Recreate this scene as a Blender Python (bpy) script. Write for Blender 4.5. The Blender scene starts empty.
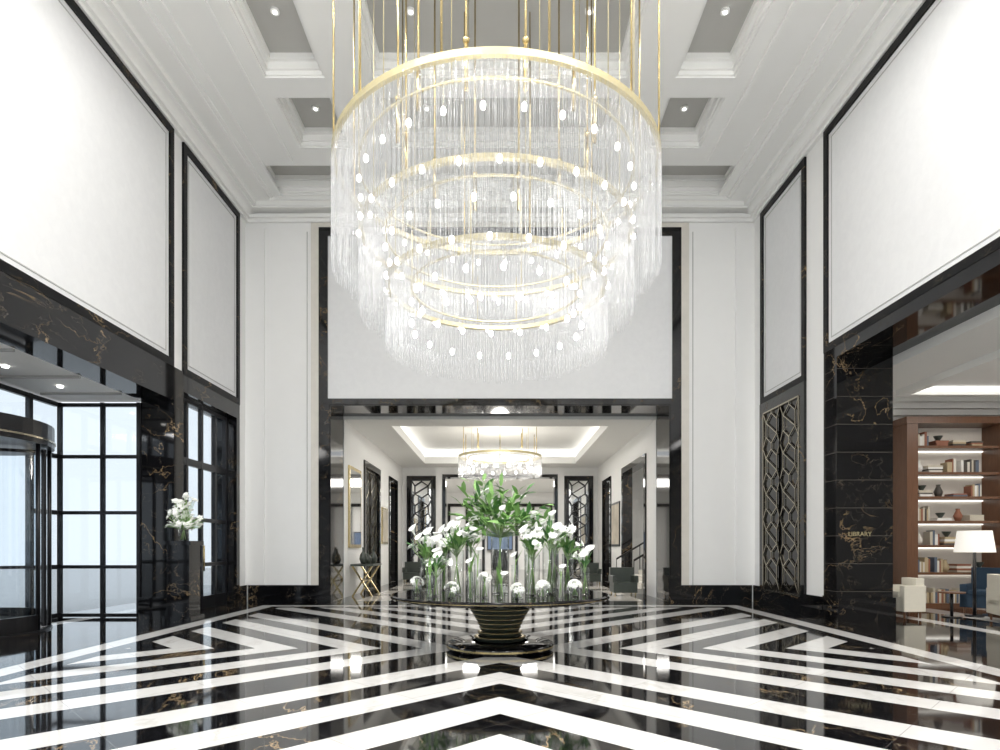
import bpy, math, random
from mathutils import Vector
random.seed(7)
F=620.0; CH=1.44; HY=548.0
sc=bpy.context.scene
pi=math.pi
# ------------------------------------------------------------ materials
def newmat(name):
    m=bpy.data.materials.new(name); m.use_nodes=True
    nt=m.node_tree; nt.nodes.clear()
    out=nt.nodes.new('ShaderNodeOutputMaterial')
    return m,nt,out
def N(nt,t,**k):
    n=nt.nodes.new(t)
    for a,b in k.items(): setattr(n,a,b)
    return n
def L(nt,a,b): nt.links.new(a,b)
def M(nt,op,a,b=None,c=None,clamp=False):
    n=nt.nodes.new('ShaderNodeMath'); n.operation=op; n.use_clamp=clamp
    for i,v in enumerate((a,b,c)):
        if v is None: continue
        if isinstance(v,(int,float)): n.inputs[i].default_value=v
        else: nt.links.new(v,n.inputs[i])
    return n.outputs[0]
def mixc(nt,f,a,b):
    n=nt.nodes.new('ShaderNodeMix'); n.data_type='RGBA'
    if isinstance(f,(int,float)): n.inputs[0].default_value=f
    else: nt.links.new(f,n.inputs[0])
    for s,v in ((6,a),(7,b)):
        if isinstance(v,tuple): n.inputs[s].default_value=(*v,1)
        else: nt.links.new(v,n.inputs[s])
    return n.outputs[2]
def noise(nt,scale,detail=3,dist=0,vec=None,rough=.5):
    n=nt.nodes.new('ShaderNodeTexNoise'); n.inputs['Scale'].default_value=scale
    n.inputs['Detail'].default_value=detail; n.inputs['Distortion'].default_value=dist
    n.inputs['Roughness'].default_value=rough
    if vec is None:
        tc=nt.nodes.new('ShaderNodeTexCoord'); vec=tc.outputs['Object']
    nt.links.new(vec,n.inputs['Vector'])
    return n.outputs['Fac']
def simple(name,col,rough=.5,metal=0,var=.04,emis=0,ecol=None,nscale=3,spec=.5):
    m,nt,out=newmat(name)
    p=N(nt,'ShaderNodeBsdfPrincipled')
    f=noise(nt,nscale,4)
    a=tuple(max(0,c*(1-var)) for c in col); b=tuple(min(1,c*(1+var)) for c in col)
    L(nt,mixc(nt,f,a,b),p.inputs['Base Color'])
    p.inputs['Roughness'].default_value=rough; p.inputs['Metallic'].default_value=metal
    p.inputs['Specular IOR Level'].default_value=spec
    if emis:
        p.inputs['Emission Color'].default_value=(*(ecol or col),1); p.inputs['Emission Strength'].default_value=emis
    L(nt,p.outputs[0],out.inputs[0]); return m
def vein(nt,scale,width,seed,dist=1.0):
    tc=N(nt,'ShaderNodeTexCoord'); mp=N(nt,'ShaderNodeMapping')
    mp.inputs['Location'].default_value=(seed,seed*1.7,seed*.6)
    mp.inputs['Rotation'].default_value=(.5,.6,.7)
    mp.inputs['Scale'].default_value=(1,.5,1)
    L(nt,tc.outputs['Object'],mp.inputs['Vector'])
    f=noise(nt,scale,6,dist,mp.outputs[0],.58)
    d=M(nt,'ABSOLUTE',M(nt,'SUBTRACT',f,.5))
    v=M(nt,'SUBTRACT',1.0,M(nt,'DIVIDE',d,width),clamp=True)
    mk=noise(nt,scale*1.3,2,0,mp.outputs[0])
    mk=M(nt,'MULTIPLY',M(nt,'SUBTRACT',mk,.45),5,clamp=True)
    return M(nt,'MULTIPLY',v,mk)
def marble_cols(nt,k=1.0):
    v1=vein(nt,1.0,.0058*k,3.1,.6); v2=vein(nt,2.4,.0042*k,9.4,.4)
    c=mixc(nt,M(nt,'MULTIPLY',v1,.8),(.005,.005,.006),(.46,.32,.17))
    c=mixc(nt,M(nt,'MULTIPLY',v2,.4),c,(.46,.36,.24))
    return c
def blackmarble(name,tile=0,rough=.06,spec=.5):
    m,nt,out=newmat(name); p=N(nt,'ShaderNodeBsdfPrincipled')
    c=marble_cols(nt)
    if tile:
        tc=N(nt,'ShaderNodeTexCoord'); sp=N(nt,'ShaderNodeSeparateXYZ'); L(nt,tc.outputs['Object'],sp.inputs[0])
        fz=M(nt,'FRACT',M(nt,'DIVIDE',sp.outputs[2],tile))
        c=mixc(nt,M(nt,'LESS_THAN',fz,.02),c,(.09,.08,.07))
    L(nt,c,p.inputs['Base Color']); p.inputs['Roughness'].default_value=rough
    p.inputs['Specular IOR Level'].default_value=spec
    L(nt,p.outputs[0],out.inputs[0]); return m
def floormat():
    m,nt,out=newmat('floor_marble_chevron'); p=N(nt,'ShaderNodeBsdfPrincipled')
    tc=N(nt,'ShaderNodeTexCoord'); sp=N(nt,'ShaderNodeSeparateXYZ'); L(nt,tc.outputs['Object'],sp.inputs[0])
    x,y=sp.outputs[0],sp.outputs[1]
    u=M(nt,'ABSOLUTE',x); v=M(nt,'ABSOLUTE',M(nt,'SUBTRACT',y,8.9))
    mm=M(nt,'ABSOLUTE',M(nt,'SUBTRACT',u,v))
    t=M(nt,'FRACT',M(nt,'DIVIDE',M(nt,'ADD',mm,-1.7+12.0),1.2))
    s=M(nt,'LESS_THAN',t,.51)
    s=M(nt,'MULTIPLY',s,M(nt,'GREATER_THAN',mm,.4))
    s=M(nt,'MULTIPLY',s,M(nt,'LESS_THAN',u,5.35))
    s=M(nt,'MULTIPLY',s,M(nt,'LESS_THAN',y,15.0))
    b=M(nt,'MULTIPLY',M(nt,'GREATER_THAN',u,5.6),M(nt,'LESS_THAN',u,5.95))
    b=M(nt,'MULTIPLY',b,M(nt,'LESS_THAN',y,15.6))
    b2=M(nt,'MULTIPLY',M(nt,'GREATER_THAN',y,15.25),M(nt,'LESS_THAN',y,15.6))
    b2=M(nt,'MULTIPLY',b2,M(nt,'LESS_THAN',u,5.95))
    s=M(nt,'MAXIMUM',s,M(nt,'MAXIMUM',b,b2))
    b3=M(nt,'MULTIPLY',M(nt,'GREATER_THAN',u,8.3),M(nt,'LESS_THAN',M(nt,'FRACT',M(nt,'DIVIDE',u,1.6)),.4))
    s=M(nt,'MAXIMUM',s,b3)
    w=mixc(nt,vein(nt,1.1,.03,5.5),(.74,.73,.715),(.60,.58,.55))
    c=mixc(nt,s,marble_cols(nt,1.5),w)
    d1=M(nt,'FRACT',M(nt,'DIVIDE',M(nt,'ADD',x,y),.8485*2)); d2=M(nt,'FRACT',M(nt,'DIVIDE',M(nt,'SUBTRACT',x,y),.8485*2))
    seam=M(nt,'MAXIMUM',M(nt,'LESS_THAN',d1,.006),M(nt,'LESS_THAN',d2,.006))
    c=mixc(nt,M(nt,'MULTIPLY',seam,.5),c,(.15,.14,.13))
    L(nt,c,p.inputs['Base Color']); p.inputs['Roughness'].default_value=.05
    p.inputs['Specular IOR Level'].default_value=.6
    L(nt,p.outputs[0],out.inputs[0]); return m
def hallfloor():
    m,nt,out=newmat('floor_marble_hall'); p=N(nt,'ShaderNodeBsdfPrincipled')
    tc=N(nt,'ShaderNodeTexCoord'); sp=N(nt,'ShaderNodeSeparateXYZ'); L(nt,tc.outputs['Object'],sp.inputs[0])
    x,y=sp.outputs[0],sp.outputs[1]; u=M(nt,'ABSOLUTE',x)
    s=M(nt,'LESS_THAN',M(nt,'FRACT',M(nt,'DIVIDE',u,1.5)),.6)
    s2=M(nt,'LESS_THAN',M(nt,'FRACT',M(nt,'DIVIDE',y,2.4)),.8)
    w=mixc(nt,vein(nt,1.1,.03,5.5),(.72,.69,.64),(.55,.52,.48))
    c=mixc(nt,M(nt,'MULTIPLY',s,s2),marble_cols(nt),w)
    L(nt,c,p.inputs['Base Color']); p.inputs['Roughness'].default_value=.07
    L(nt,p.outputs[0],out.inputs[0]); return m
def glassmat(name,tint=(1,1,1),base=.06,edge=.9,pw=3):
    m,nt,out=newmat(name)
    tr=N(nt,'ShaderNodeBsdfTransparent'); tr.inputs[0].default_value=(*tint,1)
    gl=N(nt,'ShaderNodeBsdfGlossy'); gl.inputs['Roughness'].default_value=.03
    lw=N(nt,'ShaderNodeLayerWeight'); lw.inputs[0].default_value=.5
    f=M(nt,'ADD',base,M(nt,'MULTIPLY',M(nt,'POWER',lw.outputs['Facing'],pw),edge),clamp=True)
    mx=N(nt,'ShaderNodeMixShader'); L(nt,f,mx.inputs[0]); L(nt,tr.outputs[0],mx.inputs[1]); L(nt,gl.outputs[0],mx.inputs[2])
    L(nt,mx.outputs[0],out.inputs[0]); return m
def rodmat():
    m,nt,out=newmat('chandelier_glass_rod_glow')
    tr=N(nt,'ShaderNodeBsdfTransparent'); tr.inputs[0].default_value=(.98,.98,.98,1)
    gl=N(nt,'ShaderNodeBsdfGlossy'); gl.inputs['Roughness'].default_value=.07; gl.inputs[0].default_value=(.86,.87,.88,1)
    tl=N(nt,'ShaderNodeBsdfTranslucent'); tl.inputs[0].default_value=(.62,.625,.64,1)
    df=N(nt,'ShaderNodeBsdfDiffuse'); df.inputs[0].default_value=(.62,.625,.64,1)
    em=N(nt,'ShaderNodeEmission'); em.inputs[0].default_value=(.97,.98,1,1); em.inputs[1].default_value=.06  # faint glow put into the glass itself, though rods are no lamps
    a=N(nt,'ShaderNodeMixShader'); a.inputs[0].default_value=.5; L(nt,tl.outputs[0],a.inputs[1]); L(nt,df.outputs[0],a.inputs[2])
    b=N(nt,'ShaderNodeMixShader'); b.inputs[0].default_value=.6; L(nt,a.outputs[0],b.inputs[1]); L(nt,gl.outputs[0],b.inputs[2])
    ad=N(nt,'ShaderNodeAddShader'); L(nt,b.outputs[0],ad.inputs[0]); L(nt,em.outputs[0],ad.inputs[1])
    lw=N(nt,'ShaderNodeLayerWeight'); lw.inputs[0].default_value=.5
    f=M(nt,'ADD',.05,M(nt,'MULTIPLY',M(nt,'POWER',lw.outputs['Facing'],2.2),.9),clamp=True)
    mx=N(nt,'ShaderNodeMixShader'); L(nt,f,mx.inputs[0]); L(nt,tr.outputs[0],mx.inputs[1]); L(nt,ad.outputs[0],mx.inputs[2])
    L(nt,mx.outputs[0],out.inputs[0]); return m
def emit(name,col,s):
    m,nt,out=newmat(name); e=N(nt,'ShaderNodeEmission'); e.inputs[0].default_value=(*col,1); e.inputs[1].default_value=s
    L(nt,e.outputs[0],out.inputs[0]); return m
def woodmat(name,a,b):
    m,nt,out=newmat(name); p=N(nt,'ShaderNodeBsdfPrincipled')
    tc=N(nt,'ShaderNodeTexCoord'); mp=N(nt,'ShaderNodeMapping'); mp.inputs['Scale'].default_value=(8,8,.8)
    L(nt,tc.outputs['Object'],mp.inputs['Vector'])
    f=noise(nt,2.5,5,1.5,mp.outputs[0])
    L(nt,mixc(nt,f,a,b),p.inputs['Base Color']); p.inputs['Roughness'].default_value=.3
    L(nt,p.outputs[0],out.inputs[0]); return m
WALL=simple('wall_white_plaster',(.88,.88,.87),.6,var=.015)
def panelmat():
    m,nt,out=newmat('wall_panel_textured'); p=N(nt,'ShaderNodeBsdfPrincipled')
    f=noise(nt,7,6,.5); f2=noise(nt,.7,3)
    c=mixc(nt,f,(.74,.745,.755),(.83,.835,.84)); c=mixc(nt,M(nt,'MULTIPLY',f2,.25),c,(.70,.705,.72))
    L(nt,c,p.inputs['Base Color']); p.inputs['Roughness'].default_value=.55
    bp=N(nt,'ShaderNodeBump'); bp.inputs['Strength'].default_value=.10; L(nt,f,bp.inputs['Height']); L(nt,bp.outputs[0],p.inputs['Normal'])
    L(nt,p.outputs[0],out.inputs[0]); return m
PANEL=panelmat()
CEIL=simple('ceiling_white',(.90,.90,.88),.6,var=.01)
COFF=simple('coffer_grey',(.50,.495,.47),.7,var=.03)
LINE=simple('moulding_shadow_line',(.45,.45,.44),.7,var=.03)
BM=blackmarble('black_marble'); BMT=blackmarble('black_marble_tiled',tile=.56,rough=.05)
BMH=blackmarble('black_marble_honed',rough=.45,spec=.2)
TRAV=simple('cream_marble',(.72,.69,.63),.25,var=.08,nscale=5)
FLOOR=floormat(); HFLOOR=hallfloor()
GOLD=simple('polished_brass',(.58,.46,.23),.25,1,var=.05)
GOLDL=simple('satin_gold_band',(.56,.49,.29),.4,.6,var=.04)
BRZ=simple('antique_silver_lattice',(.42,.38,.30),.25,1,var=.1)
BLK=simple('black_metal',(.012,.012,.014),.3,.2)
GL=glassmat('window_glass',(.88,.92,.95),.05,.5,3)
VGL=glassmat('vase_glass',(.97,.99,.98),.08,.9,2)
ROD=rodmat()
BULB=emit('bulb_light',(1,.98,.94),7.5)
LED=emit('led_cove',(1,.97,.90),1.8)
DOWN=emit('downlight_glow',(1,.97,.92),6)
GLOBE=emit('fill_globe_glow',(1,.98,.95),26)  # strong glow for the added fill globes
MIR=simple('mirror_silver',(.80,.81,.80),.04,1,var=.02)
WOOD=woodmat('walnut_wood',(.10,.045,.022),(.22,.10,.05))
SHADE=simple('lampshade_fabric',(.85,.82,.76),.8,emis=.4)
CREAM=simple('cream_fabric',(.72,.68,.58),.85,nscale=20)
BLUE=simple('blue_velvet',(.02,.045,.08),.8,nscale=15)
LEAF=simple('leaf_green',(.22,.42,.12),.45,var=.4,nscale=9)
LEAF2=simple('leaf_dark_green',(.09,.25,.07),.4,var=.4,nscale=9)
PETAL=simple('white_petal',(.92,.93,.89),.6,var=.03,emis=.05)
STEM=simple('stem_green',(.30,.46,.18),.5)
SCREEN=simple('screen_blue',(.10,.14,.22),.3,emis=.25,ecol=(.12,.18,.30))
DARKV=simple('dark_ceramic',(.05,.06,.05),.3)
ART=simple('artwork_canvas',(.55,.50,.42),.7,var=.5,nscale=1.5)
PAVE=simple('pavement_stone',(.55,.55,.55),.8,var=.1)
# ------------------------------------------------------------ mesh builder
class MB:
    def __init__(s): s.v=[];s.f=[];s.m=[];s.sm=[];s.mats=[]
    def mi(s,mat):
        if mat not in s.mats: s.mats.append(mat)
        return s.mats.index(mat)
    def face(s,idx,mat,sm=False): s.f.append(idx); s.m.append(s.mi(mat)); s.sm.append(sm)
    def box(s,x0,x1,y0,y1,z0,z1,mat):
        if x0>x1:x0,x1=x1,x0
        if y0>y1:y0,y1=y1,y0
        if z0>z1:z0,z1=z1,z0
        b=len(s.v)
        s.v+=[(x0,y0,z0),(x1,y0,z0),(x1,y1,z0),(x0,y1,z0),(x0,y0,z1),(x1,y0,z1),(x1,y1,z1),(x0,y1,z1)]
        for q in ((0,3,2,1),(4,5,6,7),(0,1,5,4),(1,2,6,5),(2,3,7,6),(3,0,4,7)): s.face([b+i for i in q],mat)
    def quad(s,pts,mat,sm=False):
        b=len(s.v); s.v+=[tuple(p) for p in pts]; s.face(list(range(b,b+len(pts))),mat,sm)
    def cyl(s,p0,p1,r0,r1=None,n=8,mat=None,caps=True,sm=True):
        if r1 is None: r1=r0
        p0=Vector(p0);p1=Vector(p1); d=(p1-p0)
        if d.length<1e-6: return
        d.normalize(); a=d.orthogonal().normalized(); c=d.cross(a)
        b=len(s.v)
        for p,r in ((p0,r0),(p1,r1)):
            for i in range(n):
                t=2*pi*i/n; s.v.append(tuple(p+a*math.cos(t)*r+c*math.sin(t)*r))
        for i in range(n): s.face([b+i,b+(i+1)%n,b+n+(i+1)%n,b+n+i],mat,sm)
        if caps: s.face([b+i for i in range(n)][::-1],mat); s.face([b+n+i for i in range(n)],mat)
    def lathe(s,cx,cy,prof,n,mat,sm=True,a0=0,a1=2*pi):
        b=len(s.v); full=abs(a1-a0-2*pi)<1e-6; k=n if full else n+1
        for r,z in prof:
            for i in range(k):
                t=a0+(a1-a0)*i/n; s.v.append((cx+r*math.cos(t),cy+r*math.sin(t),z))
        for j in range(len(prof)-1):
            for i in range(n):
                i2=(i+1)%k if full else i+1
                s.face([b+j*k+i,b+j*k+i2,b+(j+1)*k+i2,b+(j+1)*k+i],mat,sm)
    def ring(s,cx,cy,r0,r1,z0,z1,n,mat):
        s.lathe(cx,cy,[(r0,z0),(r1,z0),(r1,z1),(r0,z1),(r0,z0)],n,mat,False)
    def ball(s,c,r,mat,n=8,m=5,sz=1):
        prof=[(max(.0005,r*math.sin(pi*j/m)),c[2]-r*sz*math.cos(pi*j/m)) for j in range(m+1)]
        s.lathe(c[0],c[1],prof,n,mat)
    def bar(s,a,b,w,mat): s.cyl(a,b,w/2*1.3,None,4,mat,True,False)
    def make(s,name,origin=None,parent=None,bevel=0):
        me=bpy.data.meshes.new(name)
        o=Vector((0,0,0)) if origin is None else Vector(origin)
        me.from_pydata([tuple(Vector(v)-o) for v in s.v],[],s.f)
        for m in s.mats: me.materials.append(m)
        me.polygons.foreach_set('material_index',s.m); me.polygons.foreach_set('use_smooth',s.sm)
        me.update()
        ob=bpy.data.objects.new(name,me); sc.collection.objects.link(ob); ob.location=o
        if bevel:
            bv=ob.modifiers.new('bevel','BEVEL'); bv.width=bevel; bv.segments=3; bv.limit_method='ANGLE'
        if parent: ob.parent=parent; ob.location=o-parent.location
        return ob
def empty(name,loc):
    e=bpy.data.objects.new(name,None); e.location=loc; sc.collection.objects.link(e); return e
def light(name,typ,loc,energy,size=.3,rot=(0,0,0),col=(1,1,1),sy=None,parent=None):
    l=bpy.data.lights.new(name,typ); l.energy=energy; l.color=col
    if typ=='AREA':
        l.size=size
        if sy: l.shape='RECTANGLE'; l.size_y=sy
    else: l.shadow_soft_size=size
    o=bpy.data.objects.new(name,l); o.location=loc; o.rotation_euler=rot; sc.collection.objects.link(o)
    if parent: o.parent=parent; o.location=Vector(loc)-parent.location
    return o
YB=16.6; XL=-6.8; XR=6.8; YN=-5.0; ZT=10.69
# ------------------------------------------------------------ floors
b=MB(); b.box(-9.6,14,YN,YB,-.2,0,FLOOR); b.make('floor')
b=MB(); b.box(-8,8,YB,42,-.2,0,HFLOOR); b.make('floor_hall')
b=MB(); b.box(-60,-9.6,-30,45,-.3,-.02,PAVE); b.make('ground_outside')
# ------------------------------------------------------------ ceiling
b=MB()
xb=[-7.9,-4.62,-3.45,-2.5,2.5,3.45,4.62,7.9]
yb=[YN-.2,1.6,2.8,3.46,5.06,5.6,12.2,12.74,14.34,15.0,16.15,YB+.2]
holeY={1,3,5,7,9}
TOP=ZT+.5
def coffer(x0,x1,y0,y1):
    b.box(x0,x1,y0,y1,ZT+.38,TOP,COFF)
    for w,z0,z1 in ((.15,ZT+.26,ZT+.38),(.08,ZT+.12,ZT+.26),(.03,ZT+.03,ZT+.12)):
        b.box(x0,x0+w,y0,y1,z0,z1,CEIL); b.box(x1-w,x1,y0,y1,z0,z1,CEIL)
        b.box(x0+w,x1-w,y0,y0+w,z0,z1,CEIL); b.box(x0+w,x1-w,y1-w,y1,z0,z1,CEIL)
for i in range(len(xb)-1):
    for j in range(len(yb)-1):
        x0,x1,y0,y1=xb[i],xb[i+1],yb[j],yb[j+1]
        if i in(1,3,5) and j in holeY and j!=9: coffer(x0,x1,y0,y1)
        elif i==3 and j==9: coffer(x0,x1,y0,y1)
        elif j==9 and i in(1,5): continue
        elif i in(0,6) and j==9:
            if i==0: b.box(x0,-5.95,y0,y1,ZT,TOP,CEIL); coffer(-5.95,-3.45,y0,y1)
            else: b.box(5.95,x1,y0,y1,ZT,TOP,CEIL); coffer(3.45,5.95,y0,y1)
        else: b.box(x0,x1,y0,y1,ZT,TOP,CEIL)
for x in (-4.03,4.03,-1.6,1.6):
    for y in (2.2,4.26,11.1,6.6,13.55):
        b.cyl((x,y,ZT+.34),(x,y,ZT+.38),.08,.08,14,CEIL); b.cyl((x,y,ZT+.33),(x,y,ZT+.345),.035,.035,12,DOWN)
b.make('ceiling')
b=MB()
prof=[(.08,10.14,10.22),(.15,10.22,10.30),(.30,10.40,10.44),(.40,10.44,10.56),(.78,10.56,10.69),(.86,10.60,10.69),(1.10,10.64,10.69)]
for w,z0,z1 in prof:
    b.box(XL,XL+w,YN,YB,z0,z1,CEIL); b.box(XR-w,XR,YN,YB,z0,z1,CEIL)
    wb=w if w<.35 else .32+(w-.4)*.15
    b.box(XL+w,XR-w,YB-wb,YB,z0,z1,CEIL)
for s,x in ((1,XL),(-1,XR)):
    pr=[(.13+.17*(1-math.cos(t)),10.30+.10*math.sin(t)) for t in [i*pi/12 for i in range(7)]]
    for (a,z0),(c,z1) in zip(pr,pr[1:]): b.quad([(x+s*a,YN,z0),(x+s*a,YB,z0),(x+s*c,YB,z1),(x+s*c,YN,z1)],CEIL,True)
for x in (-5.0,5.0):
    b.box(x-.05,x+.05,YN,14.8,ZT-.05,ZT,CEIL)
b.make('trim_cornice')
# ------------------------------------------------------------ left wall
b=MB()
T=-7.42; WT=10.8
b.box(T,XL,YN,12.85,4.55,WT,WALL); b.box(T,XL,YN,3.5,0,4.55,WALL)
b.box(T,XL,12.85,13.25,4.55,WT,WALL)
b.box(T,XL,13.25,YB,5.2,WT,WALL); b.box(T,XL,16.05,YB,0,5.2,WALL)
b.make('wall_left')
b=MB()
def panelY(xw,s,y0,y1,z0,z1,w=.085):
    b.box(xw,xw+s*.05,y0,y1,z0,z0+w,BMH); b.box(xw,xw+s*.05,y0,y1,z1-w,z1,BMH)
    b.box(xw,xw+s*.05,y0,y0+w,z0+w,z1-w,BMH); b.box(xw,xw+s*.05,y1-w,y1,z0+w,z1-w,BMH)
    b.box(xw,xw+s*.012,y0+w,y1-w,z0+w,z1-w,PANEL)
    k=w+.10
    for q in ((y0+k,y1-k,z0+k,z0+k+.02),(y0+k,y1-k,z1-k-.02,z1-k)): b.box(xw+s*.012,xw+s*.02,*q,LINE)
    for q in ((y0+k,y0+k+.02,z0+k,z1-k),(y1-k-.02,y1-k,z0+k,z1-k)): b.box(xw+s*.012,xw+s*.02,*q,LINE)
panelY(XL,1,3.5,12.85,5.2,10.12,.15)
panelY(XL,1,13.25,16.1,5.15,10.12,.15)
b.box(T-.02,XL+.04,3.5,12.85,4.50,5.2,BM)
b.box(T-.02,XL+.04,12.85,13.25,0,5.2,BM)
b.box(T,XL+.04,13.25,16.1,4.78,5.15,BM)
b.box(T,XL+.04,15.92,16.1,0,4.78,BM); b.box(T-.02,XL+.04,3.3,3.5,0,5.2,BM)
b.box(T-.04,XL+.10,12.78,13.3,0,.42,BM)
b.make('trim_marble_left')
def glaz(b,axis,c,a0,a1,z0,z1,av,zh,w=.05,t=.06):
    def bx(p0,p1,q0,q1,tt=t):
        if axis=='x': b.box(c-tt/2,c+tt/2,p0,p1,q0,q1,BLK)
        else: b.box(p0,p1,c-tt/2,c+tt/2,q0,q1,BLK)
    for a in av: bx(a-w/2,a+w/2,z0,z1)
    for z in zh: bx(a0,a1,z-w/2,z+w/2,t*.9)
    if axis=='x': b.box(c-.006,c+.006,a0,a1,z0,z1,GL)
    else: b.box(a0,a1,c-.006,c+.006,z0,z1,GL)
b=MB(); glaz(b,'x',-7.05,13.27,15.9,0,4.78,[13.32,13.9,14.6,15.3,15.87],[.06,1.05,2.1,3.35,4.74],.09,.09)
b.box(-7.09,-7.01,13.27,15.9,3.3,3.46,BLK); b.box(-7.09,-7.01,13.27,15.9,.0,.3,BLK)
b.cyl((-6.93,14.52,.9),(-6.93,14.52,1.5),.02,None,8,GOLD); b.make('door_1')
b=MB(); glaz(b,'y',12.85,-9.15,T-.03,0,4.45,[-9.12,-8.23,-7.48],[.05,1.05,2.17,3.33,4.40],.07,.08); b.make('window_1')
b=MB()
glaz(b,'x',-9.15,3.5,8.78,0,4.45,[3.55,4.4,5.3,6.2,7.1,8.0,8.73],[.05,1.05,2.17,3.33,4.4],.09,.09)
glaz(b,'x',-9.15,12.0,12.79,0,4.45,[12.05],[.05,1.05,2.17,3.33,4.4],.09,.09)
glaz(b,'x',-9.15,8.78,12.0,3.66,4.45,[9.5,10.4,11.2],[3.7,4.4],.09,.09)
b.make('window_2')
b=MB(); b.box(-9.6,T-.02,3.3,13.0,4.5,4.7,CEIL); b.box(-9.3,T-.02,3.2,3.3,0,4.5,WALL)
for y in (5,6.5,8,9.5,11,12.2): b.box(-9.05,T-.05,y,y+.05,4.46,4.5,LINE)
for y in (7.2,8.8,10.4,11.7): b.cyl((-8.3,y,4.47),(-8.3,y,4.5),.05,None,12,DOWN)
b.make('ceiling_vestibule')
cx,cy,R=-9.4,10.4,1.5
b=MB()
b.ring(cx,cy,.02,R+.07,3.22,3.6,48,BLK); b.ring(cx,cy,R-.04,R+.04,0.0,.03,48,BLK)
b.ring(cx,cy,R+.07,R+.09,3.3,3.33,48,BRZ)
for a0,a1 in ((-1.0,.15),(.75,1.75),(2.3,3.6)):
    b.lathe(cx,cy,[(R,.02),(R,3.22)],14,GL,True,a0,a1)
    for a in (a0,(a0+a1)/2,a1): b.cyl((cx+R*math.cos(a),cy+R*math.sin(a),.02),(cx+R*math.cos(a),cy+R*math.sin(a),3.24),.035,None,8,BLK)
    b.lathe(cx,cy,[(R-.02,.02),(R+.02,.02),(R+.02,.3),(R-.02,.3)],14,BLK,False,a0,a1)
for k in range(4):
    a=.5+k*pi/2; dx,dy=math.cos(a),math.sin(a); r2=R-.08
    P=lambda r,z:(cx+dx*r,cy+dy*r,z)
    b.quad([P(.05,.1),P(r2,.1),P(r2,3.15),P(.05,3.15)],GL)
    for p,q in ((P(.05,.1),P(r2,.1)),(P(.05,3.15),P(r2,3.15)),(P(r2,.05),P(r2,3.2)),(P(.05,1.1),P(r2,1.1))): b.bar(p,q,.06,BLK)
b.cyl((cx,cy,0),(cx,cy,3.3),.05,None,12,BLK)
b.make('revolving_door',(cx,cy,0))
# ------------------------------------------------------------ right wall
RT=7.86
b=MB()
b.box(XR,RT,YN,12.45,5.34,WT,WALL); b.box(XR,RT,YN,3.5,0,5.34,WALL)
b.box(XR,RT,12.45,12.95,5.34,WT,WALL); b.box(XR,RT,12.95,YB,0,WT,WALL)
b.make('wall_right')
b=MB()
panelY(XR,-1,3.5,12.95,5.5,10.12,.15)
panelY(XR,-1,13.75,16.1,5.15,10.12,.15)
b.box(XR-.04,RT+.02,3.5,12.45,5.28,5.52,BM)
b.box(XR-.04,RT+.03,12.45,12.95,0,5.5,BMT)
b.box(XR-.05,RT+.05,12.38,12.98,0,.45,BM)
b.box(XR-.04,RT+.02,3.3,3.5,0,5.5,BM)
b.box(XR-.06,XR,13.75,13.95,0,5.15,BM); b.box(XR-.06,XR,15.9,16.1,0,5.15,BM); b.box(XR-.06,XR,13.95,15.9,4.9,5.15,BM)
b.box(XR-.06,XR,13.95,15.9,0,.35,BM)
b.box(XR-.06,XR,12.98,13.75,0,.42,BM)
b.make('trim_marble_right')
def lattice(b,P,w,h,mat,bw=.035):
    b.bar(P(0,0),P(0,h),bw*1.5,mat);b.bar(P(w,0),P(w,h),bw*1.5,mat);b.bar(P(0,0),P(w,0),bw*1.5,mat);b.bar(P(0,h),P(w,h),bw*1.5,mat)
    n=max(1,round(h/(w*.9))); s=h/n
    for k in range(n):
        z=k*s; c=w/2
        pts=[(c,z+.08*s),(w*.82,z+.3*s),(w*.82,z+.7*s),(c,z+.92*s),(w*.18,z+.7*s),(w*.18,z+.3*s)]
        for i in range(6): b.bar(P(*pts[i]),P(*pts[(i+1)%6]),bw,mat)
        b.bar(P(c,z+.92*s),P(c,min(h,z+1.08*s)),bw,mat)
        for (x1,y1,x2,y2) in ((0,z,w*.18,z+.3*s),(w,z,w*.82,z+.3*s),(0,z+s,w*.18,z+.7*s),(w,z+s,w*.82,z+.7*s),(w*.18,z+.3*s,w*.82,z+.7*s)): b.bar(P(x1,y1),P(x2,y2),bw,mat)
b=MB(); b.box(XR-.03,XR-.005,13.97,15.88,.37,4.88,BMT)
lattice(b,lambda u,v:(XR-.06,13.98+u,.37+v),1.88/2,4.5,BRZ,.026); lattice(b,lambda u,v:(XR-.06,13.98+.94+u,.37+v),1.88/2,4.5,BRZ,.026)
b.make('decorative_lattice_screen',(XR-.05,14.9,.37))
cu=bpy.data.curves.new('library_sign','FONT'); cu.body='LIBRARY'; cu.size=.125; cu.extrude=.006; cu.align_x='CENTER'; cu.materials.append(GOLDL)
o=bpy.data.objects.new('library_sign',cu); o.location=(7.22,12.437,1.68); o.rotation_euler=(pi/2,0,0); sc.collection.objects.link(o)
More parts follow.
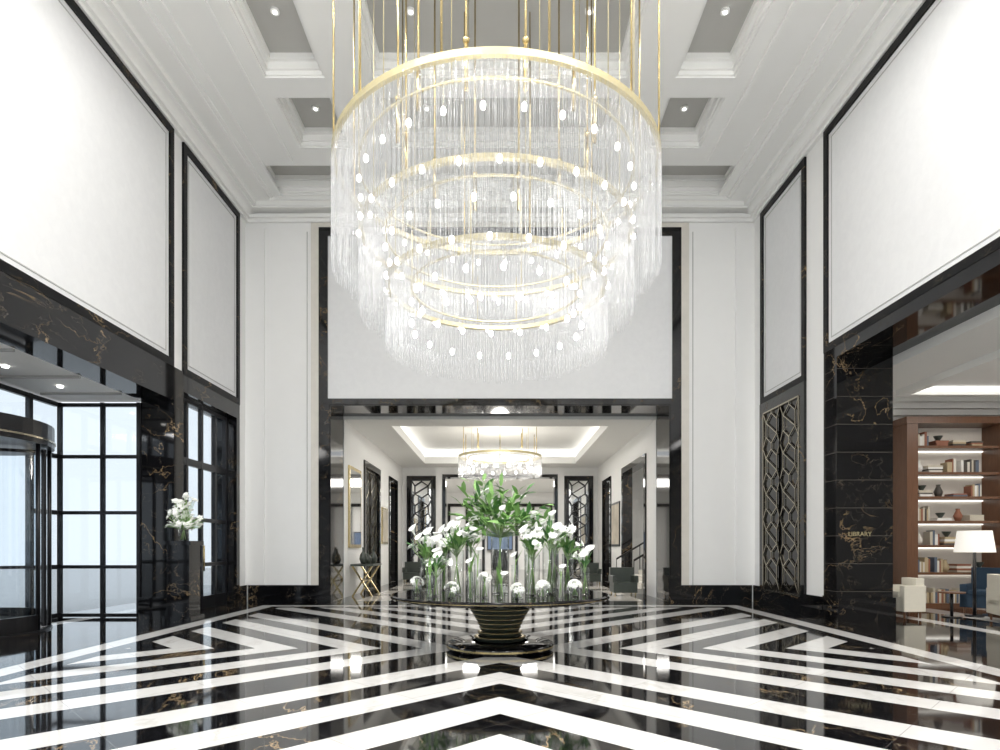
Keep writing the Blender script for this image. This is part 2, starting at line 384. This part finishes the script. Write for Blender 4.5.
# ------------------------------------------------------------ back wall
PW=4.55; YR=17.9; PT=5.27
b=MB()
b.box(XL-.6,-PW,YB,YR,0,WT,WALL); b.box(PW,RT,YB,YR,0,WT,WALL); b.box(-PW,PW,YB,YR,PT,WT,WALL)
b.make('wall_back')
b=MB()
for s in (-1,1):
    b.box(s*4.60,s*4.84,YB-.06,YB,0,10.0,BM)
    b.box(s*4.84,s*5.05,YB-.04,YB,0,10.13,TRAV)
    b.box(s*(PW-.03),s*PW,YB-.04,YR+.04,0,PT-.03,BM)
    b.box(s*PW,s*4.60,YB-.06,YB,0,PT,BM)
    b.box(s*5.05,s*6.72,YB-.07,YB,0,.45,BM)
    b.box(s*4.5,s*5.09,YB-.10,YB-.06,0,.45,BM)
    b.box(s*5.15,s*5.17,YB-.02,YB,.45,9.9,LINE); b.box(s*6.3,s*6.8,YB-.05,YB,.45,10.0,WALL)
b.box(-4.84,4.84,YB-.04,YB,10.0,10.13,TRAV); b.box(-4.60,4.60,YB-.06,YB,9.78,10.0,BM)
b.box(-4.6,4.6,YB-.06,YB,PT,PT+.16,BM); b.box(-PW,PW,YB-.04,YR+.04,PT-.03,PT,BM)
b.box(-4.6,4.6,YB-.02,YB,PT+.16,9.78,PANEL)
b.make('trim_portal')
b=MB(); b.box(XL,XL+.05,16.1,YB-.07,0,.45,BM); b.make('baseboard_left')
b=MB(); b.box(XR-.05,XR,16.1,YB-.07,0,.45,BM); b.make('baseboard_right')
b=MB()
b.box(-7.42,RT,YN-.3,YN,0,.6,WALL); b.box(-7.42,RT,YN-.3,YN,9.6,WT,WALL)
for x0,x1 in ((-7.42,-6),(-2.2,-1.6),(1.6,2.2),(6,RT)): b.box(x0,x1,YN-.3,YN,.6,9.6,WALL)
b.make('wall_front')
b=MB()
for x0,x1 in ((-6,-2.2),(-1.6,1.6),(2.2,6)):
    glaz(b,'y',YN-.15,x0,x1,.6,9.6,[x0+.04,(x0+x1)/2,x1-.04],[.65,3,5.3,7.5,9.55],.08,.08)
b.make('window_3')
# ------------------------------------------------------------ hall beyond portal
HX=4.5; YE=28.5; HZ=5.15
b=MB()
for s in (-1,1):
    ys=[(YR,20.6),(23.0,25.2),(26.9,YE)] if s<0 else [(YR,19.2),(22.6,25.2),(26.9,YE)]
    for a,c in ys: b.box(s*HX,s*(HX+.3),a+(.04 if a==YR else 0),c,0,4.2,WALL)
    b.box(s*HX,s*(HX+.3),YR+.04,YE,4.2,HZ,WALL)
    b.box(s*6.9,s*7.2,YR,YE,0,HZ,WALL)
b.make('wall_hall_sides')
b=MB()
b.box(-7.2,7.2,YR,18.9,HZ,HZ+.3,CEIL); b.box(-7.2,7.2,27.2,YE,HZ,HZ+.3,CEIL)
b.box(-7.2,-3.3,18.9,27.2,HZ,HZ+.3,CEIL); b.box(3.3,7.2,18.9,27.2,HZ,HZ+.3,CEIL)
b.box(-3.9,3.9,18.3,27.8,HZ+.62,HZ+.8,CEIL)
b.box(-7.2,7.2,YE,42,HZ,HZ+.3,CEIL)
b.box(-3.9,-3.8,18.3,27.8,HZ+.3,HZ+.62,CEIL); b.box(3.8,3.9,18.3,27.8,HZ+.3,HZ+.62,CEIL)
b.box(-3.8,-3.4,18.9,27.2,HZ+.31,HZ+.35,LED); b.box(3.4,3.8,18.9,27.2,HZ+.31,HZ+.35,LED); b.box(-3.4,3.4,27.3,27.7,HZ+.31,HZ+.35,LED)
b.make('ceiling_hall')
b=MB()
for s in (-1,1):
    b.box(s*2.65,s*3.0,YE,YE+.5,0,HZ,WALL); b.box(s*2.5,s*2.65,YE-.05,YE+.55,0,4.68,BM)
    b.box(s*3.0,s*7.2,YE+.1,YE+.5,0,HZ,WALL)
    b.box(s*2.95,s*3.12,YE-.04,YE+.1,0,4.75,BM); b.box(s*4.1,s*4.28,YE-.04,YE+.1,0,4.75,BM); b.box(s*3.12,s*4.1,YE-.04,YE+.1,4.6,4.75,BM)
    b.box(s*3.12,s*4.1,YE+.06,YE+.1,0,4.6,MIR)
    x0=3.13 if s>0 else -4.09
    lattice(b,lambda u,v:(x0+u,YE-.02,.02+v),.96,4.55,BLK,.05)
b.box(-2.65,2.65,YE,YE+.5,4.82,HZ,WALL); b.box(-2.65,2.65,YE-.05,YE+.55,4.68,4.82,BM)
b.make('wall_hall_end')
b=MB(); b.box(-7.2,7.2,41.5,42,0,HZ,WALL); b.box(-7.2,-6.9,YE+.5,41.5,0,HZ,WALL); b.box(6.9,7.2,YE+.5,41.5,0,HZ,WALL)
for x in (-3.4,-2.2,-1.1,1.1,2.2,3.4): b.box(x-.09,x+.09,41.35,41.5,0,4.2,BM)
b.box(-3.5,3.5,41.35,41.5,4.2,4.4,BM)
b.make('wall_far_lounge')
b=MB(); b.box(-.85,.85,41.2,41.34,1.3,2.5,BLK); b.box(-.8,.8,41.18,41.2,1.35,2.45,SCREEN); b.box(-.5,.5,41.0,41.34,0,1.3,BLK); b.make('television_screen',(0,41.2,0))
b=MB()
for s,a,c in ((-1,25.2,26.9),(1,25.2,26.9),(-1,20.6,23.0),(1,19.2,22.6)):
    b.box(s*(HX-.05),s*(HX+.32),a-.16,a+.04,0,4.15,BM); b.box(s*(HX-.05),s*(HX+.32),c-.04,c+.16,0,4.15,BM); b.box(s*(HX-.05),s*(HX+.32),a-.16,c+.16,4.15,4.35,BM)
b.make('trim_hall_doors')
b=MB(); b.box(-HX-.2,-HX-.12,20.64,22.96,0,4.15,BLK); lattice(b,lambda u,v:(-HX-.08,20.66+u,.05+v),1.14,4.05,BRZ,.03); lattice(b,lambda u,v:(-HX-.08,21.8+u,.05+v),1.14,4.05,BRZ,.03)
b.make('door_2')
b=MB(); b.box(-HX,-HX+.05,18.35,19.9,1.45,3.9,GOLD); b.box(-HX+.05,-HX+.06,18.45,19.8,1.55,3.8,MIR); b.make('framed_mirror',(-HX,19.1,1.45))
b=MB(); b.box(-HX,-HX+.04,23.5,24.7,1.6,3.0,GOLD); b.box(-HX+.04,-HX+.05,23.58,24.62,1.68,2.92,ART); b.make('framed_picture',(-HX,24,1.6))
b=MB(); b.box(HX-.04,HX,23.2,24.8,1.5,3.2,BLK); b.box(HX-.05,HX-.04,23.28,24.72,1.58,3.12,ART); b.make('framed_picture',(HX,24,1.5))
b=MB(); b.box(-4.42,-3.75,18.3,19.6,.9,.96,DARKV)
for y in (18.4,19.5):
    b.bar((-4.38,y,0),(-3.8,y,.9),.05,GOLD); b.bar((-3.8,y,0),(-4.38,y,.9),.05,GOLD)
b.bar((-4.09,18.4,.45),(-4.09,19.5,.45),.04,GOLD); b.make('console_table',(-4.09,18.95,0))
for k,(x,y,h) in enumerate(((-4.1,18.6,.5),(-4.05,19.0,.36),(-3.95,19.35,.45))):
    b=MB(); b.lathe(x,y,[(.001,.96),(.07,.96),(.12,.96+h*.3),(.10,.96+h*.55),(.035,.96+h*.75),(.03,.96+h*.95),(.05,.96+h)],16,DARKV); b.make('ceramic_vase',(x,y,.96))
b=MB()
for k in range(9): b.box(4.15+.28*k,4.15+.28*(k+1),19.4,22.4,0,.165*(k+1),TRAV)
for y in (19.45,22.35):
    b.bar((4.2,y,1.05),(6.8,y,2.6),.06,BLK)
    for k in range(10): b.bar((4.2+.28*k,y,.165*k+.1),(4.2+.28*k,y,1.05+.167*k),.025,BLK)
b.make('staircase',(5,20.9,0))
for x,y in ((3.7,18.6),(-3.7,26.2),(3.6,24.6)):
    b=MB(); b.box(x-.35,x+.35,y-.35,y+.35,.12,.42,DARKV); b.box(x-.36,x+.36,y+.2,y+.36,.42,.85,DARKV)
    b.box(x-.38,x-.28,y-.35,y+.36,.42,.62,DARKV); b.box(x+.28,x+.38,y-.35,y+.36,.42,.62,DARKV)
    for dx in(-.3,.3):
        for dy in (-.3,.3): b.cyl((x+dx,y+dy,0),(x+dx,y+dy,.13),.02,None,6,GOLD)
    b.make('lounge_armchair',(x,y,0),bevel=.04)
# ------------------------------------------------------------ library
b=MB(); b.box(RT,14.3,15.4,15.7,0,5.4,WALL); b.box(14,14.3,3.3,15.4,0,5.4,WALL); b.box(RT,14.3,3.0,3.3,0,5.4,WALL); b.make('wall_library')
b=MB(); b.box(RT+.03,14,3.3,15.4,5.1,5.34,CEIL)
for w,z,z2 in ((.5,4.97,5.1),(.35,4.84,4.97),(.2,4.70,4.84)): b.box(RT+.02,14,15.4-w,15.4,z,z2,CEIL)
b.box(9.2,13.6,14.2,14.4,4.95,5.1,CEIL);b.box(9.2,9.4,5,14.2,4.95,5.1,CEIL);b.box(9.45,13.6,14.05,14.15,5.02,5.06,LED)
b.make('ceiling_library')
b=MB()
sx0,sx1,sy0,sy1=9.72,13.4,14.75,15.35
zs=[.12,.86,1.51,2.09,2.67,3.25,3.88]
b.box(sx0,sx1,sy1-.03,sy1,.12,4.4,simple('shelf_back_panel_glow',(.74,.70,.64),.6,emis=.04,ecol=(1,.9,.75)))  # faint warm glow in the panel stands in for shelf LED light
b.box(sx0-.06,sx0+.2,sy0-.04,sy1,0,4.4,WOOD); b.box(11.9,12.05,sy0,sy1-.03,.12,4.4,WOOD); b.box(sx1-.05,sx1+.1,sy0,sy1,0,4.4,WOOD)
b.box(sx0-.08,sx1+.12,sy0-.06,sy1,4.4,4.56,WOOD); b.box(sx0+.2,sx1-.05,sy0,sy1,0,.12,WOOD)
for z in zs[1:]:
    b.box(sx0+.2,sx1-.05,sy0+.02,sy1-.03,z-.06,z,WOOD); b.box(sx0+.2,sx1-.1,sy1-.08,sy1-.05,z-.08,z-.06,LED)
bk=b.make('bookcase',(11.5,15,0))
bc=[simple('book_%d'%i,c,.6) for i,c in enumerate([(.6,.55,.45),(.75,.72,.65),(.3,.12,.07),(.12,.15,.2),(.5,.4,.25),(.08,.07,.06),(.85,.84,.8)])]
b=MB()
for z in zs[:]:
    x=sx0+.3
    while x<sx1-.3:
        if 11.5<x<12.1: x=12.12
        r=random.random()
        if r<.50:
            for _ in range(random.randint(4,9)):
                w=random.uniform(.03,.07);h=random.uniform(.24,.36)
                if x+w>sx1-.12 or 11.8<x<12.1: break
                b.box(x,x+w,sy0+.12,sy0+.36,z+.002,z+h,random.choice(bc)); x+=w+.002
        elif r<.8:
            w=random.uniform(.3,.38); zz=z+.002
            for _ in range(random.randint(2,4)):
                t=random.uniform(.03,.06); q=random.uniform(0,.03); b.box(x+q,x+w-q,sy0+.1,sy0+.4,zz,zz+t,random.choice(bc)); zz+=t
            if random.random()<.5: b.lathe(x+w/2,sy0+.25,[(.03,zz),(.09,zz+.1),(.1,zz+.13)],10,DARKV)
            x+=w
        else:
            b.lathe(x+.1,sy0+.25,[(.001,z+.001),(.06,z+.001),(.1,z+.12),(.04,z+.26),(.05,z+.3)],12,random.choice(bc)); x+=.2
        x+=random.uniform(.03,.15)
b.make('books_on_shelves',(11.5,15,.12),bk)
b=MB(); lx,ly=9.95,13.0
b.cyl((lx,ly,0),(lx,ly,.03),.17,None,24,BLK); b.cyl((lx,ly,.03),(lx,ly,1.4),.035,.03,10,BLK); b.lathe(lx,ly,[(.36,1.35),(.30,1.8)],32,SHADE); b.lathe(lx,ly,[(.29,1.8),(.01,1.8)],32,SHADE); b.ball((lx,ly,1.5),.06,BULB)
b.make('floor_lamp',(lx,ly,0))
def armchair(name,x,y,w,h,mat,rot,seat=.42):
    b=MB(); hw=w/2
    b.box(-hw,hw,-hw,hw,.14,seat,mat); b.box(-hw+.02,hw-.02,hw-.18,hw,seat-.1,h,mat)
    b.box(-hw-.02,-hw+.12,-hw,hw,.14,seat+.22,mat); b.box(hw-.12,hw+.02,-hw,hw,.14,seat+.22,mat); b.box(-hw+.13,hw-.13,-hw-.02,hw-.18,seat,seat+.1,mat)
    for a in (-1,1):
        for c in (-1,1): b.cyl((a*(hw-.06),c*(hw-.06),0),(a*(hw-.06),c*(hw-.06),.15),.02,.03,8,WOOD)
    ob=b.make(name,bevel=.035); ob.location=(x,y,0); ob.rotation_euler=(0,0,rot); return ob
armchair('armchair',10.75,13.6,.85,1.0,BLUE,-.9); armchair('armchair',10.05,12.0,.8,.92,CREAM,1.2)
armchair('armchair',8.42,12.85,.46,.82,CREAM,-1.5,.45)
b=MB(); b.cyl((9.4,12.9,.5),(9.4,12.9,.53),.24,None,24,WOOD); b.cyl((9.4,12.9,0),(9.4,12.9,.5),.03,None,8,BLK); b.cyl((9.4,12.9,0),(9.4,12.9,.02),.18,None,20,BLK); b.make('side_table',(9.4,12.9,0))
# ------------------------------------------------------------ flowers helpers
def blossom(b,c,r,mat=PETAL,n=6,layers=2,tilt=None):
    c=Vector(c)
    ax=tilt or Vector((random.uniform(-.6,.6),random.uniform(-.9,.3),random.uniform(.1,1))).normalized()
    a=ax.orthogonal().normalized(); d=ax.cross(a)
    for l in range(layers):
        rr=r*(1-.3*l); lift=.15+.45*l
        for k in range(n):
            t=2*pi*(k+.5*l)/n; o=a*math.cos(t)+d*math.sin(t); s=ax.cross(o)
            p0=c; p1=c+o*rr*.55+ax*rr*(lift)+s*rr*.33; p2=c+o*rr*.55+ax*rr*lift-s*rr*.33; p3=c+o*rr+ax*rr*lift*.7
            b.quad([p0,p1,p3,p2],mat)
def calla(b,c,d,s):
    c=Vector(c); d=Vector(d).normalized(); a=d.orthogonal().normalized(); e=d.cross(a); n=8; st=len(b.v)
    lv=((.12,0),(.2,.5),(.42,.95),(.75,1.25))
    for r,h in lv:
        for i in range(n):
            t=2*pi*i/n; k=1+(.9*max(0,math.cos(t))**2 if h>1 else 0)
            b.v.append(tuple(c+d*s*h*(1+.18*math.cos(t) if h>1 else 1)+(a*math.cos(t)*k+e*math.sin(t))*s*r*.8))
    for j in range(3):
        for i in range(n): b.face([st+j*n+i,st+j*n+(i+1)%n,st+(j+1)*n+(i+1)%n,st+(j+1)*n+i],PETAL,True)
def blade(b,p,d,ln,w,mat,droop=.5,seg=4):
    p=Vector(p); d=Vector(d).normalized(); s=d.cross(Vector((0,0,1)))
    if s.length<.05: s=Vector((1,0,0))
    s=(s.normalized()+Vector((random.uniform(-.4,.4),random.uniform(-.4,.4),random.uniform(-.5,.5)))).normalized()
    prev=None
    for i in range(seg+1):
        t=i/seg; ww=w*math.sin(pi*min(1,.12+t*.88))*.5+.001
        q=(p+s*ww,p-s*ww)
        if prev: b.quad([prev[0],prev[1],q[1],q[0]],mat,True)
        prev=q; p=p+d*(ln/seg); d=(d+Vector((0,0,-droop/seg))).normalized()
def gvase(b,x,y,z,r,h,stems=4):
    b.lathe(x,y,[(.001,z),(r,z),(r,z+h)],18,VGL); b.lathe(x,y,[(.001,z+.002),(r-.005,z+.03)],18,VGL)
    b.ring(x,y,r-.006,r+.003,z+h-.006,z+h,18,VGL)
    for k in range(stems):
        a=random.uniform(0,6.28); q=r*.6
        b.cyl((x+q*math.cos(a),y+q*math.sin(a),z+.02),(x-q*.6*math.cos(a),y-q*.6*math.sin(a),z+h+.08),.006,None,5,STEM)
px,py=-6.3,12.35
b=MB(); b.box(px-.28,px+.28,py-.28,py+.28,0,.1,BM); b.box(px-.22,px+.22,py-.22,py+.22,.1,1.5,BM); b.box(px-.27,px+.27,py-.27,py+.27,1.5,1.58,BM); b.make('marble_pedestal',(px,py,0))
def orb(): 
    a=random.uniform(0,6.28); e=random.uniform(.1,1.4); return Vector((math.cos(a)*math.cos(e),math.sin(a)*math.cos(e),math.sin(e)))
b=MB(); gvase(b,px,py,1.58,.10,.3,6)
for k in range(80):
    d=orb(); c=Vector((px,py,1.8)); q=Vector((d.x*.34,d.y*.3,d.z*.75))*random.uniform(.35,1)
    b.cyl(c,c+q,.005,None,4,STEM); blossom(b,c+q,.075)
    if k%2: blade(b,c,q,random.uniform(.25,.5),.05,LEAF)
b.make('orchid_vase',(px,py,1.58))
# ------------------------------------------------------------ table
tx,ty=0,8.9
b=MB()
prof=[(.74,0),(.76,.02),(.76,.09),(.72,.11),(.40,.12)]
b.lathe(tx,ty,prof,64,BM); b.lathe(tx,ty,[(.765,.04),(.765,.065)],64,GOLD)
zz=.12; 
for k in range(9):
    t=k/8; r=.24+.26*t**1.6 if k>1 else .34-.05*k
    b.lathe(tx,ty,[(r-.02,zz),(r+.0,zz+.01),(r+.03,zz+.052)],48,DARKV); b.lathe(tx,ty,[(r+.03,zz+.056),(r+.035,zz+.060),(r+.03,zz+.066),(r-.02,zz+.066)],48,GOLD); zz+=.066
b.lathe(tx,ty,[(.001,.714),(1.48,.714),(1.54,.73),(1.55,.745),(1.55,.775),(1.53,.79),(.001,.79)],96,BM,False)
b.lathe(tx,ty,[(1.552,.750),(1.552,.756)],96,GOLD)
b.make('round_pedestal_table',(tx,ty,0))
TZ=.79
b=MB(); gvase(b,0,ty,TZ,.13,.9,9)
c=Vector((0,ty,1.74))
for k in range(60):
    a=random.uniform(0,6.28); e=random.uniform(-.1,1.3); d=Vector((math.cos(a)*math.cos(e)*1.1,math.sin(a)*math.cos(e),math.sin(e)*.95)).normalized()
    ln=random.uniform(.42,.76); tip=c+d*ln; b.cyl(c-Vector((0,0,.15)),tip,.007,.004,4,STEM)
    for q in range(6):
        o=c+d*ln*(.4+.6*q/5); sd=Vector((random.uniform(-1,1),random.uniform(-1,1),random.uniform(-.4,.8)))
        blade(b,o,d*.6+sd*.8,random.uniform(.15,.24),random.uniform(.055,.085),random.choice((LEAF,LEAF,LEAF2)),random.uniform(.3,.9),3)
for k in range(20):
    d=orb(); d.z-=.35; calla(b,c+d.normalized()*random.uniform(.3,.58),d+Vector((0,0,.5)),.07)
b.make('tall_flower_vase',(0,ty,TZ))
def lilyvase(x,y,r,h,n,spread,fl=.085,lf=.38):
    b=MB(); gvase(b,x,y,TZ,r,h,5); c=Vector((x,y,TZ+h))
    for k in range(n):
        d=orb(); d.z+=.35; d.normalize()
        q=random.uniform(.4,1)*spread
        b.cyl(c-Vector((0,0,.1)),c+d*q,.006,None,4,STEM)
        if k%4: calla(b,c+d*q,d+Vector((0,-.4,.2)),fl*random.uniform(.8,1.2))
        else: blossom(b,c+d*q,fl)
        for _ in range(3):
            d2=orb(); blade(b,c+d*q*random.uniform(0,.7),d+d2*.6,random.uniform(.6,1)*lf*.65,.06,random.choice((LEAF,LEAF,LEAF2)),.9)
    b.make('flower_vase',(x,y,TZ))
for x,dy,r,h,n,sp in ((-1.08,.15,.085,.50,14,.38),(-.86,-.55,.06,.34,7,.2),(-.60,-.30,.10,.62,18,.38),(-.45,.7,.07,.66,10,.30),(.44,-.5,.10,.56,14,.30),(.70,-.15,.10,.70,16,.36),(1.0,.25,.085,.56,14,.38),(1.18,-.3,.06,.38,7,.2),(.45,.8,.07,.64,8,.28),(-.85,.65,.07,.56,8,.34),(.85,.8,.07,.6,8,.3)):
    lilyvase(x,ty+dy,r,h,n,sp)
for x,dy,r,h in ((-.62,-.95,.07,.10),(-.2,-.85,.06,.22),(.22,-1.05,.08,.09),(.55,-.9,.07,.12),(-1.15,-.35,.06,.14),(.98,-.75,.06,.12)):
    b=MB(); gvase(b,x,ty+dy,TZ,r,h,3)
    for k in range(14):
        a=random.uniform(0,6.28); e=random.uniform(0,1.5); d=Vector((math.cos(a)*math.cos(e),math.sin(a)*math.cos(e),math.sin(e))); blossom(b,Vector((x,ty+dy,TZ+h+.02))+d*.08,.05,tilt=d)
    b.make('posy_vase',(x,ty+dy,TZ))
for x,dy,h in ((-.9,-.95,.3),(-.38,-1.15,.35),(.77,-1.05,.28),(.02,-1.2,.2),(-.3,-.6,.5),(.2,-.62,.42)):
    b=MB(); gvase(b,x,ty+dy,TZ,.045,h,2); calla(b,(x,ty+dy,TZ+h+.06),(random.uniform(-.5,.5),-.3,1),.07); blade(b,(x,ty+dy,TZ+h),(random.uniform(-.5,.5),-.3,1),.25,.05,LEAF); b.make('bud_vase',(x,ty+dy,TZ))
# ------------------------------------------------------------ chandelier
def chandelier(name,cx,cy,tiers,zc,hang,rod_r,gap,bulbr,layers=3,bgap=.45):
    e=empty(name,(cx,cy,tiers[0][1]))
    fr=MB(); rd=MB(); bl=MB()
    for ti,(r,zt,zb) in enumerate(tiers):
        fr.ring(cx,cy,r-.03,r+.03,zt-.01,zt+(.07 if ti==0 else .05),96,GOLDL)
        ln=zt-zb
        for l in range(layers):
            rr=r+.02-.085*l; n=int(2*pi*rr/gap)
            for i in range(n):
                a=2*pi*(i+.5*(l%2))/n+random.uniform(-.003,.003); x,y=cx+rr*math.cos(a),cy+rr*math.sin(a)
                top=zt-(.0 if (i%2 or l==0) else random.uniform(.1,.35)*ln*.5); k=zb+(random.uniform(0,.06)*ln if i%3 else random.uniform(.03,.2)*ln)
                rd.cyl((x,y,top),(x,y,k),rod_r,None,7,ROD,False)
        nb=int(2*pi*(r-.35)/bgap)
        for lev in (.2,.6):
            for i in range(nb):
                a=2*pi*(i+lev)/nb; x,y=cx+(r-.33)*math.cos(a),cy+(r-.33)*math.sin(a); z=zt-lev*ln
                bl.ball((x,y,z),bulbr,BULB,8,5,1.5)
                if lev<.3: fr.cyl((x,y,z+bulbr),(x,y,zt+.02),.004,None,5,GOLDL)
        fr.ring(cx,cy,r-.345,r-.315,zt,zt+.02,64,GOLDL)
        for i in range(hang):
            a=2*pi*(i+.5)/hang; q=r-.33
            zu=tiers[ti-1][1] if ti else zc
            fr.cyl((cx+q*math.cos(a),cy+q*math.sin(a),zt),(cx+q*math.cos(a),cy+q*math.sin(a),zu),.006,None,6,GOLDL)
    r0,z0=tiers[0][0],tiers[0][1]
    for i in range(hang):
        a=2*pi*(i+.5)/hang
        for q,w in ((r0-.0,.013),(r0*.62,.015)):
            x,y=cx+q*math.cos(a),cy+q*math.sin(a)
            fr.cyl((x,y,z0 if q>r0*.9 else z0+.3),(x,y,zc),w,None,8,GOLD); 
            if hang>6 and q<r0*.7: fr.cyl((x,y,z0+.3),(x,y,z0+.85),w*1.9,None,8,GOLD); fr.ball((x,y,z0+.9),w*3,GOLD,10,6)
    fr.make('brass_frame',(cx,cy,z0),e); rd.make('glass_rods',(cx,cy,z0),e); bl.make('bulbs',(cx,cy,z0),e)
    return e
CXX=-.05
ch=chandelier('chandelier',CXX,8.9,[(2.26,6.72,5.22),(1.90,5.84,4.66),(1.54,5.12,4.20)],ZT+.33,12,.0165,.070,.034,3)
for z,en in ((6.2,50),(5.3,30),(4.7,18)): light('chandelier_lamp_%d'%int(z*10),'POINT',(CXX,8.9,z),en,.5,col=(1,.98,.95),parent=ch)
ch2=chandelier('chandelier',0,22.8,[(1.5,4.75,4.05)],HZ+.60,6,.018,.07,.04,2)
light('lamp','POINT',(0,22.8,4.3),100,.4,col=(1,.95,.87),parent=ch2)
for x in (-3.0,3.0):
    b=MB(); b.ball((x,-2.6,7.2),.6,GLOBE,24,14); b.cyl((x,-2.6,7.8),(x,-2.6,ZT),.03,None,8,GOLD); b.cyl((x,-2.6,ZT-.05),(x,-2.6,ZT),.2,None,20,GOLD); b.make('added_fill_globe',(x,-2.6,7.2))  # unseen globes added behind the camera as fill light for the lobby
# ------------------------------------------------------------ lights
for x in (-4.03,4.03):
    for y in (2.2,4.26,7.2,8.9): light('downlight_lamp','AREA',(x,y,ZT+.30),72,.5,col=(1,.98,.95))
for x in (-1.6,1.6):
    for y in (2.2,4.26,6.6): light('downlight_lamp','AREA',(x,y,ZT+.30),80,.5,col=(1,.98,.95))
light('hall_cove_lamp','AREA',(0,20,HZ+.55),85,3,col=(1,.96,.9)); light('hall_cove_lamp','AREA',(0,25.5,HZ+.55),85,3,col=(1,.96,.9))
light('lounge_lamp','AREA',(0,35,HZ-.05),480,4,col=(1,.97,.92))
light('side_bay_lamp','AREA',(5.9,21,HZ-.05),80,1,col=(1,.96,.9)); light('side_bay_lamp','AREA',(-5.9,24,HZ-.05),60,1,col=(1,.96,.9))
light('library_lamp','AREA',(11,11,5.05),120,3,col=(1,.95,.88)); light('vestibule_lamp','AREA',(-8.3,9,4.42),40,1.0,col=(1,1,1))
# ------------------------------------------------------------ world
w=bpy.data.worlds.new('sky'); sc.world=w; w.use_nodes=True
bg=w.node_tree.nodes['Background']; bg.inputs[0].default_value=(.93,.965,1,1); bg.inputs[1].default_value=.95
# ------------------------------------------------------------ camera
cam=bpy.data.cameras.new('camera'); co=bpy.data.objects.new('camera',cam); sc.collection.objects.link(co)
co.location=(0,0,CH); co.rotation_euler=(pi/2,0,0)
cam.sensor_width=36; cam.lens=F/1000*36; cam.shift_x=0; cam.shift_y=(HY-375)/1000; cam.clip_end=200
sc.camera=co
sc.view_settings.view_transform='Standard'; sc.view_settings.look='None'; sc.view_settings.exposure=0.45
try: sc.cycles.transparent_max_bounces=24
except Exception: pass
